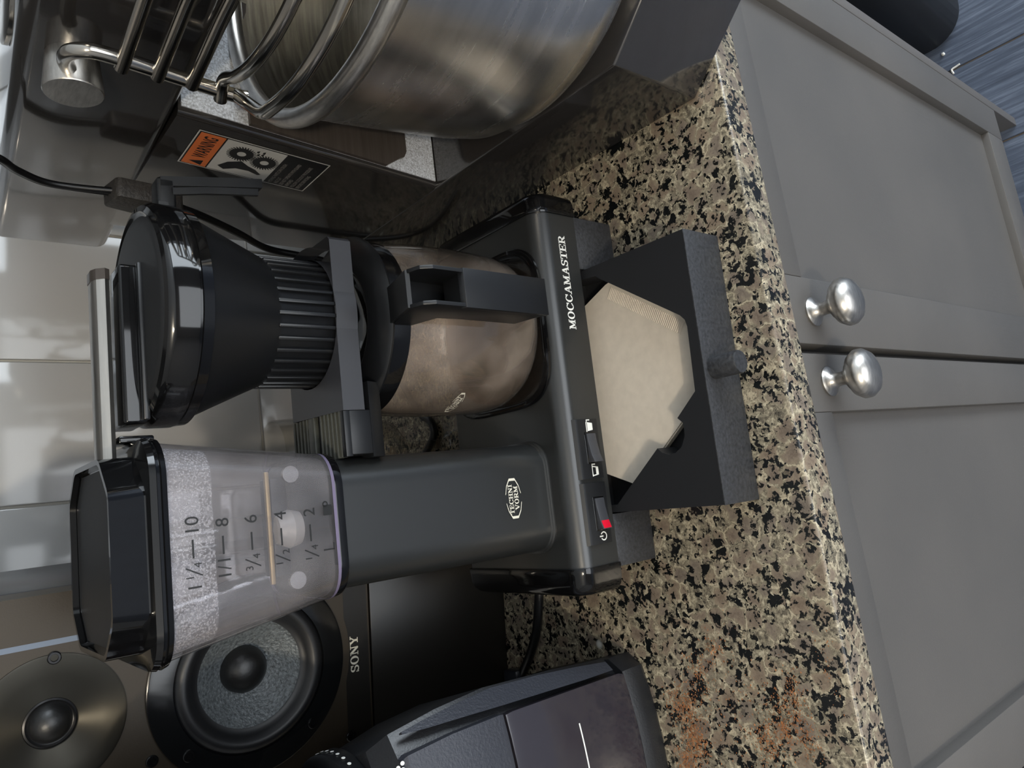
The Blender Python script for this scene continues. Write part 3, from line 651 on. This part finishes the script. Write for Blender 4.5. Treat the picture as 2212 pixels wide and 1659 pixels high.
for z, r in ((36.6, 11.4), (34.8, 11.6), (33.0, 11.9)):
    pts = [(rodx-.3, 11.0, z), (rodx+.6, 6.0, z), (rodx+1.1, 2.0, z)] + [(BCX+r*cos(radians(a)), BCY+r*sin(radians(a)), z) for a in range(215, 346, 12)] + [(2*BCX-rodx, 6, z), (2*BCX-rodx, 11, z)]
    MB().tube(pts, .38, 10).build('guard_wire', 'chrome', mx, 60)
MB().tube([(-2.5, 11.6, 31.2), (-2.0, 10.2, 31.4), (-2.6, 8.6, 31.3)] + [(BCX+13.4*cos(radians(a)), BCY+13.4*sin(radians(a)), 31.3) for a in range(172, 371, 10)], .38, 10).build('guard_wire', 'chrome', mx, 60)
MB().tube([(-2.1, 11.2, 30.4), (-2.9, 10.6, 29.9), (-4.2, 9.0, 29.8)] + [(BCX+15.0*cos(radians(a)), BCY+15.0*sin(radians(a)), 29.8) for a in range(168, 371, 10)], .4, 10).build('guard_wire', 'chrome', mx, 60)
a = radians(205); b = radians(218)
MB().tube([(BCX+15.0*cos(a), BCY+15.0*sin(a), 29.8), (BCX+13.4*cos(b), BCY+13.4*sin(b), 31.3), (BCX+11.6*cos(b+.2), BCY+11.6*sin(b+.2), 36.6)], .36, 10).build('guard_strut', 'chrome', mx, 60)
# warning sticker on the column side (leans with the column)
def st(u, v, o): return (-.012-o*.012, 19.92+(29.7-v)*.125+u, v)      # u across (y), v height (z)
stk = MB().flat([rect2(0, 19.25, 5.35, 29.7)], lambda u, v: st(5.35-u, v, 0)).build('warning_sticker', 'lab_w', mx, smooth=False)
U = lambda o: (lambda u, v: st(5.35-u, v, o))          # u from the reader's left
MB().flat([rect2(.1, 19.35, 5.25, 29.6)], U(1)).build('sticker_border', 'lab_k', stk, smooth=False)
MB().flat([rect2(.2, 27.7, 5.15, 29.5)], U(2)).build('orange_band', 'orange', stk, smooth=False)
MB().flat([rect2(.2, 22.9, 5.15, 27.58)], U(2)).build('picture_field', 'lab_w', stk, smooth=False)
bt = shift(fitw(font('WARNING', 1.35, bold=.03), 3.3), 1.45, 28.15) + [[(.35, 28.1), (1.15, 28.1), (.75, 29.1)]]
def gear(cx, cy, r, rh):
    P = ring2d(cx, cy, rh, r*.8, 36)
    for i in range(30):
        a = 2*pi*i/30; P.append([(cx+r*.78*cos(a-.05), cy+r*.78*sin(a-.05)), (cx+r*cos(a-.03+.06), cy+r*sin(a-.03+.06)), (cx+r*cos(a+.12), cy+r*sin(a+.12)), (cx+r*.78*cos(a+.08), cy+r*.78*sin(a+.08))])
    return P
bt += gear(3.55, 26.0, 1.12, .34) + gear(3.1, 24.0, 1.12, .34)
bt += [[(1.0, 27.0), (1.9, 26.5), (2.5, 25.6), (2.0, 24.9), (1.7, 24.2), (1.1, 23.5), (.95, 23.75), (1.25, 24.6), (1.2, 25.6), (.6, 26.4)]]
for dx, dy in ((3.9, 24.75), (4.3, 24.9), (4.35, 24.45), (4.0, 24.45)): bt.append([(dx, dy), (dx+.4, dy+.05), (dx+.25, dy+.22), (dx+.02, dy+.2)])
MB().flat(bt, U(3)).build('sticker_print', 'lab_k', stk, smooth=False)
tx = []
for i, (s_, w) in enumerate((('MOVING PARTS CAN CRUSH', 3.4), ('AND CUT', 1.1), ('DO NOT OPERATE WITH GUARD', 3.9), ('REMOVED', 1.2), ('FOLLOW LOCKOUT PROCEDURE', 3.9), ('BEFORE SERVICING', 2.5))):
    tx += shift(fitw(font(s_, .45), w), .35, 22.3-.5*i)
MB().flat(tx, U(3)).build('sticker_text', 'lab_t', stk, smooth=False)

# --- mixing bowl
bw = thing('mixing_bowl', 'big stainless steel mixing bowl in the dark stand mixer', 'bowl', (38.5, 32.4, 9.02))
po = [(0, 0), (6.2, 0), (8.2, .25), (10.0, 1.1), (11.6, 2.6), (12.6, 4.4), (13.0, 6.5), (13.4, 10.5), (13.75, 14.5), (13.95, 18.0)]
pi_ = [(r-.16 if r > 0 else 0, z+.14) for r, z in po]
MB().lathe(po, seg=128).build('bowl_wall', 'steel', bw, 60)
MB().lathe(pi_[::-1], seg=128).build('bowl_interior', 'steel_in', bw, 60)
MB().lathe([(14.2+.62*cos(radians(q)), 18.1+.62*sin(radians(q))) for q in range(0, 361, 24)], seg=128).build('rolled_rim', 'nickel', bw, 60)

# ================================================================== SPEAKER
sp = thing('bookshelf_speaker', 'bronze and black bookshelf speaker against the wall behind the grinder', 'speaker', (-.5, 58.4, 0), -8)
box('cabinet', 'spk', sp, -16.8, 0, 2.4, 15.2, 0, 46, .15)
bo = rect2(-16.75, 14.9, -.05, 46); h1 = circ(-8.4, 25, 5.75, 64); h2 = circ(-8.4, 38.1, 4.4, 64); bmb = MB()
bm = bmesh.new(); ed = []
for loop in (bo, h1, h2):
    vs = [bm.verts.new((u, 0, v)) for u, v in loop]; ed += [bm.edges.new((vs[i], vs[(i+1) % len(vs)])) for i in range(len(vs))]
bmesh.ops.triangle_fill(bm, use_beauty=True, edges=ed); bmb.bm(bm)
for loop in (bo, h1, h2): bmb.loft([[(u, 0, v) for u, v in loop], [(u, 2.45, v) for u, v in loop]], cap=False)
baf = bmb.build('baffle', 'baffle', sp, 30)
box('lower_panel', 'spklow', sp, -16.75, -.05, 0, 2.45, 0, 14.72, .12)
F = lambda o: (lambda u, v: (u, o, v))
MB().flat([[(-3.02, 31), (-3.38, 31), (-3.38, 45.8), (-3.02, 45.8)]], F(-.012)).build('blue_line', 'blue', baf, smooth=False)
MB().flat([[(-16.6, 15.05), (-.2, 15.05), (-.2, 17.2)] + [(-8.4+8.2*cos(radians(a)), 25+8.2*sin(radians(a))) for a in range(-72, -109, -6)] + [(-16.6, 17.2)]], F(-.01)).build('brand_strip', 'spklow', baf, smooth=False)
dl = lambda cx, cz: (lambda x, y, z: (cx+x, -z, cz+y))
wf = MB().lathe([(7.5, 0), (7.5, .25), (7.35, .32), (5.75, .32), (5.7, .1), (5.6, 0)], seg=96, fn=dl(-8.4, 25)).build('woofer', 'wring', baf, 30)
MB().lathe([(5.7, .1), (5.5, .4), (5.15, .58), (4.75, .5), (4.45, .1), (4.2, -.1), (3.95, -.15)], seg=96, fn=dl(-8.4, 25)).build('surround', 'rubber', wf, 60)
MB().lathe([(4.2, -.12), (3.0, -.9), (1.8, -1.6), (1.5, -1.7)], seg=96, fn=dl(-8.4, 25)).build('cone', 'cone', wf, 60)
MB().lathe([(1.78, -1.6), (1.7, -1.05), (1.3, -.55), (.7, -.25), (0, -.15)], seg=64, fn=dl(-8.3, 25.1)).build('dust_cap', 'dome', wf, 60)
twt = MB().lathe([(4.45, 0), (4.45, .1), (4.3, .12), (3.0, -.08), (1.6, -.3), (1.5, -.4)], seg=96, fn=dl(-8.4, 38.1)).build('tweeter', 'horn', baf, 30)
MB().lathe([(1.6, -.58), (1.6, -.35), (1.45, -.3), (1.35, -.38), (1.28, -.4)], seg=64, fn=dl(-8.4, 38.1)).build('dome_ring', 'screw', twt, 40)
MB().lathe([(1.3, -.42), (1.1, .0), (.75, .3), (.35, .45), (0, .5)], seg=48, fn=dl(-8.4, 38.1)).build('dome', 'dome', twt, 60)
for x, z, o in ((-4.2, 37.9, .0), (-12.6, 32.15, .0), (-12.9, 29.8, .3), (-13.3, 20.4, .3), (-3.9, 29.8, .3), (-3.5, 20.4, .3), (-15.4, 17.0, .0), (-8.4, 43.2, .0)):
    sc = MB().lathe([(.42, o), (.42, o+.1), (.36, o+.16), (.24, o+.16), (.2, o+.05), (0, o+.05)], seg=24, fn=dl(x, z)).build('hex_screw', 'screw', sp, 40)
MB().flat(slab('SONY', .74, 3.0), lambda u, v: (-10.4+u, -.02, 16.0+v)).build('lettering', 'cream', sp, smooth=False)

# ================================================================== COFFEE GRINDER
gr = thing('coffee_grinder', 'black electric coffee grinder with smoked grounds bin in the corner', 'grinder', (-20.2, 41.7, 0))
def gsec(hw, yf, yb, bul, cx, z, n=9):
    P = []
    for i in range(n): 
        t = -1+2*i/(n-1); P.append((t*(hw-cx), yf+bul*t*t, z))
    P += [(hw, yf+bul+1.3, z), (hw-1.9, yb-3.5, z), (hw-4.5, yb, z), (-hw+4.5, yb, z), (-hw+1.9, yb-3.5, z), (-hw, yf+bul+1.3, z)]
    return P
MB().loft([gsec(8.0, .2, 16, .95, .9, 0), gsec(8.1, .0, 16, .95, .9, .4), gsec(8.1, .05, 16, .95, .9, 1.6), gsec(8.0, .25, 16, .95, .9, 2.3)]).build('base', 'grind', gr, 30)
body = MB().loft([gsec(8.0, 1.1, 15.5, .7, 1.3, 2.2), gsec(8.5, 1.0, 15.3, .7, 1.5, 8), gsec(8.85, .95, 15, .7, 1.6, 14.5), gsec(8.5, 1.0, 14.8, .7, 1.6, 18.5), gsec(7.8, 1.4, 14.5, .8, 1.7, 21.9), gsec(6.9, 2.4, 14, 1.0, 2.2, 22.9)]).build('body', 'grind', gr, 30)
def fsec(hw, yf, bul, z, th=1.6, n=11):
    P = [(-hw+2*hw*i/(n-1), yf+bul*(-1+2*i/(n-1))**2, z) for i in range(n)]
    return P + [(p[0]*.98, p[1]+th, z) for p in P[::-1]]
bn_ = MB().loft([fsec(6.95, .25, .8, 2.35), fsec(7.15, .1, .85, 3.0), fsec(7.25, .1, .85, 13.6), fsec(7.15, .2, .85, 14.2)]).build('grounds_bin', 'bin', gr, 30)
MB().flat([[(5.0-10*i/12, 8.2+.06) for i in range(13)] + [(-5.0+10*i/12, 8.2-.06) for i in range(13)]], lambda u, v: (u, .1+.85*(u/7.25)**2-.015, v)).build('fill_line', 'white', bn_, smooth=False)
MB().loft([fsec(7.25, .15, .85, 14.45), fsec(7.3, .1, .85, 14.8), fsec(7.15, .35, .85, 18.5), fsec(6.7, .8, .9, 21.6), fsec(6.5, 1.0, .9, 21.9)]).build('upper_front', 'grindhi', gr, 25)
MB().prism([(a, b) for a, b in circ(0, 0, .55, 24)], lambda u, v, w: (2.2+u, w, 17.3+v), -.1, .6, .05).build('pulse_button', 'gloss', gr, 30)
for sgn in (1, -1):
    MB().loft([[(sgn*(x-w), y, z), (sgn*(x+.03), y+w*1.25, z), (sgn*(x-.12), y+w*1.25+.3, z), (sgn*(x-w-.1), y+.4, z)] for x, y, z, w in ((8.05, 1.05, 3.4, .55), (8.35, 1.0, 6.5, .8), (8.62, 1.0, 10, .95), (8.82, 1.0, 14.3, 1.0), (8.62, 1.15, 17.5, .7), (8.3, 1.6, 20, .4), (8.0, 2.1, 21.6, .1))]).build('side_strip', 'grindhi', gr, 25)
dial = MB().lathe([(6.3, 22.6), (6.6, 22.8), (6.7, 23.0), (6.6, 24.2), (6.4, 24.4), (5.6, 24.5)], 0, 8.0, 72).build('dial_ring', 'satin', gr, 40)
for i in range(16):
    a = radians(-62+i*7.0)
    sd = MB().lathe([(0, .02), (.13, .02), (.13, 0)], seg=12).build('dial_dot', 'white', dial) if i == 0 else dup(sd)
    sd.matrix_basis = Matrix.Translation((6.68*cos(a)*S, (8.0+6.68*sin(a))*S, 23.6*S)) @ Matrix.Rotation(a, 4, 'Z') @ Matrix.Rotation(pi/2, 4, 'Y')
for j, (du, dv) in enumerate(((0, .2), (-.18, -.12), (.18, -.12))):
    q = dup(sd, gr); q.name = 'grind_mark'; q.matrix_basis = Matrix.Translation(((6.25+du)*S, (1.62)*S, (22.2+dv)*S)) @ Matrix.Rotation(radians(70), 4, 'X')
MB().lathe([(5.6, 24.4), (6.0, 24.6), (7.0, 28.5), (7.7, 34), (7.7, 38), (7.55, 38), (7.55, 34), (6.85, 28.5), (5.85, 24.7)], 0, 8.0, 72).build('hopper', 'smoke', gr, 50)
MB().lathe([(0, 38.9), (5, 38.8), (7.4, 38.5), (7.7, 38.1), (7.7, 37.7), (0, 37.9)], 0, 8.0, 72).build('hopper_lid', 'smoke', gr, 50)

# ================================================================== CORDS, GLASS, GROUNDS
sw = thing('inline_cord_switch', 'black two wire cord with a screwed inline switch against the mixer', 'cord', (0, 0, 0))
def mp(x, y, z): a = radians(MR); return (MXX+x*cos(a)-y*sin(a), MXY+x*sin(a)+y*cos(a), z)
ca, cb = Vector(mp(-2.7, 26.4, 34.1)), Vector(mp(-2.7, 27.4, 29.3)); ax = (cb-ca).normalized(); side = Vector(mp(0, 1, 0))-Vector(mp(0, 0, 0)); side = (side-ax*side.dot(ax)).normalized(); nn = ax.cross(side)
if nn.x > 0: nn = -nn
L = (cb-ca).length
bx = lambda u, v, w: tuple(ca+ax*v+side*u+nn*w)
MB().prism([(-1.2, .2), (-1.0, 0), (1.0, 0), (1.2, .2), (1.4, 2.5), (1.2, L-.2), (1.0, L), (-1.0, L), (-1.2, L-.2), (-1.4, 2.5)], bx, -.75, .75, .15, 2).build('switch_box', 'cordbox', sw, 35)
MB().lathe([(0, .78), (.28, .8), (.3, .86), (.12, .9), (0, .86)], seg=20, fn=lambda x, y, z: bx(x, 2.3+y, z)).build('screw', 'brass', sw, 40)
for s_ in (-.22, .22):
    pts = [bx(s_, .2, 0)] + [mp(-2.6+s_*.3, y+s_, z) for y, z in ((26.9, 36.5), (26.7, 38.2), (25.5, 39.8), (23.8, 41.5))] + [mp(-1.5, 25.5, 46), mp(2, 42, 52), mp(3, 59, 53.6)]
    MB().tube(pts, .24, 8).build('cord_wire', 'cord', sw, 60)
MB().tube([bx(0, L-.2, 0), mp(-2.4, 29.3, 26.8), mp(-1.8, 33.2, 22.6), mp(-1.2, 37.6, 18.2), mp(-1.2, 38.5, 14.5), mp(-1.4, 39, 8), mp(-1.6, 37, 1.4), mp(-2.5, 33, .5), mp(-6, 31, .36)], .34, 10).build('cord_lead', 'cord', sw, 60)
pc = thing('power_cord', 'black power cord looping on the counter behind the coffee maker', 'cord')
MB().tube([(17, 72.5, .4), (15, 71.2, .4), (12.8, 69.6, .4), (11.4, 67.6, .4), (9.9, 67.4, .4), (8.5, 69, .4), (6, 73, .4), (2, 77, .4)], .42, 10).build('cable', 'cord', pc, 60)
p2 = thing('power_cord', 'black cord on the granite between coffee maker and grinder', 'cord')
MB().tube([(-3, 52.9, .42), (-5.5, 53.1, .42), (-7.6, 53.7, .42), (-10.5, 54.7, .42), (-12.6, 56.0, .42), (-14.2, 57.4, .42), (-15.0, 58.2, .5)], .42, 10).build('cable', 'cord', p2, 60)
MB().box(-16.4, -14.2, 57.6, 59.6, 0.02, 1.3, .2).build('plug', 'spk', p2)
gs = thing('drinking_glass', 'clear stemmed glass standing behind the coffee maker tower', 'glass', (8.6, 65, 0))
gp = [(0, .0), (3.0, .0), (3.1, .15), (1.0, .5), (.45, 1.2), (.4, 5.0), (.9, 6.0), (2.4, 7.4), (3.3, 10), (3.4, 14), (3.05, 19.6)]
MB().lathe(gp, seg=48).lathe([(2.93, 19.6), (3.28, 14), (3.18, 10), (2.3, 7.6), (.8, 6.3), (0, 6.2)], seg=48).build('glass_body', 'clear', gs, 60)
gm = MB()
cl = [(-16, 39.3, 1.4, 1.3, 500), (-18.4, 38.8, 1.5, .9, 500), (-20.3, 39.9, 1.6, .8, 350), (-13.5, 37.3, 1.6, 1.3, 160), (-11.6, 35.5, .9, .8, 90), (-14.5, 29.8, 1.5, .8, 200), (-16.3, 31.0, 1.4, .9, 260), (-17.6, 32.4, 1.2, 1.0, 200), (-17.2, 29.4, 1.3, .8, 160), (-12, 27, 2, .6, 40), (-16, 34.5, 5, 3.5, 260)]
for cx, cy, sx, sy, nf in cl:
    for _ in range(nf):
        x, y = random.gauss(cx, sx*.6), random.gauss(cy, sy*.6)
        if y > 41.2 or y < 25.9: continue
        a, r = random.uniform(0, pi), random.choice((.04, .05, .06, .08, .1)); h = random.uniform(.03, .09)
        P = [(x+r*cos(a+k*2.1), y+r*sin(a+k*2.1)*.7, .01) for k in range(3)]; gm.add(P+[(x, y, h)], [(0, 1, 3), (1, 2, 3), (2, 0, 3)])
tag(gm.build('coffee_grounds', 'grounds', smooth=False), 'scattered brown coffee grounds on the granite before the grinder', 'coffee grounds', kind='stuff')
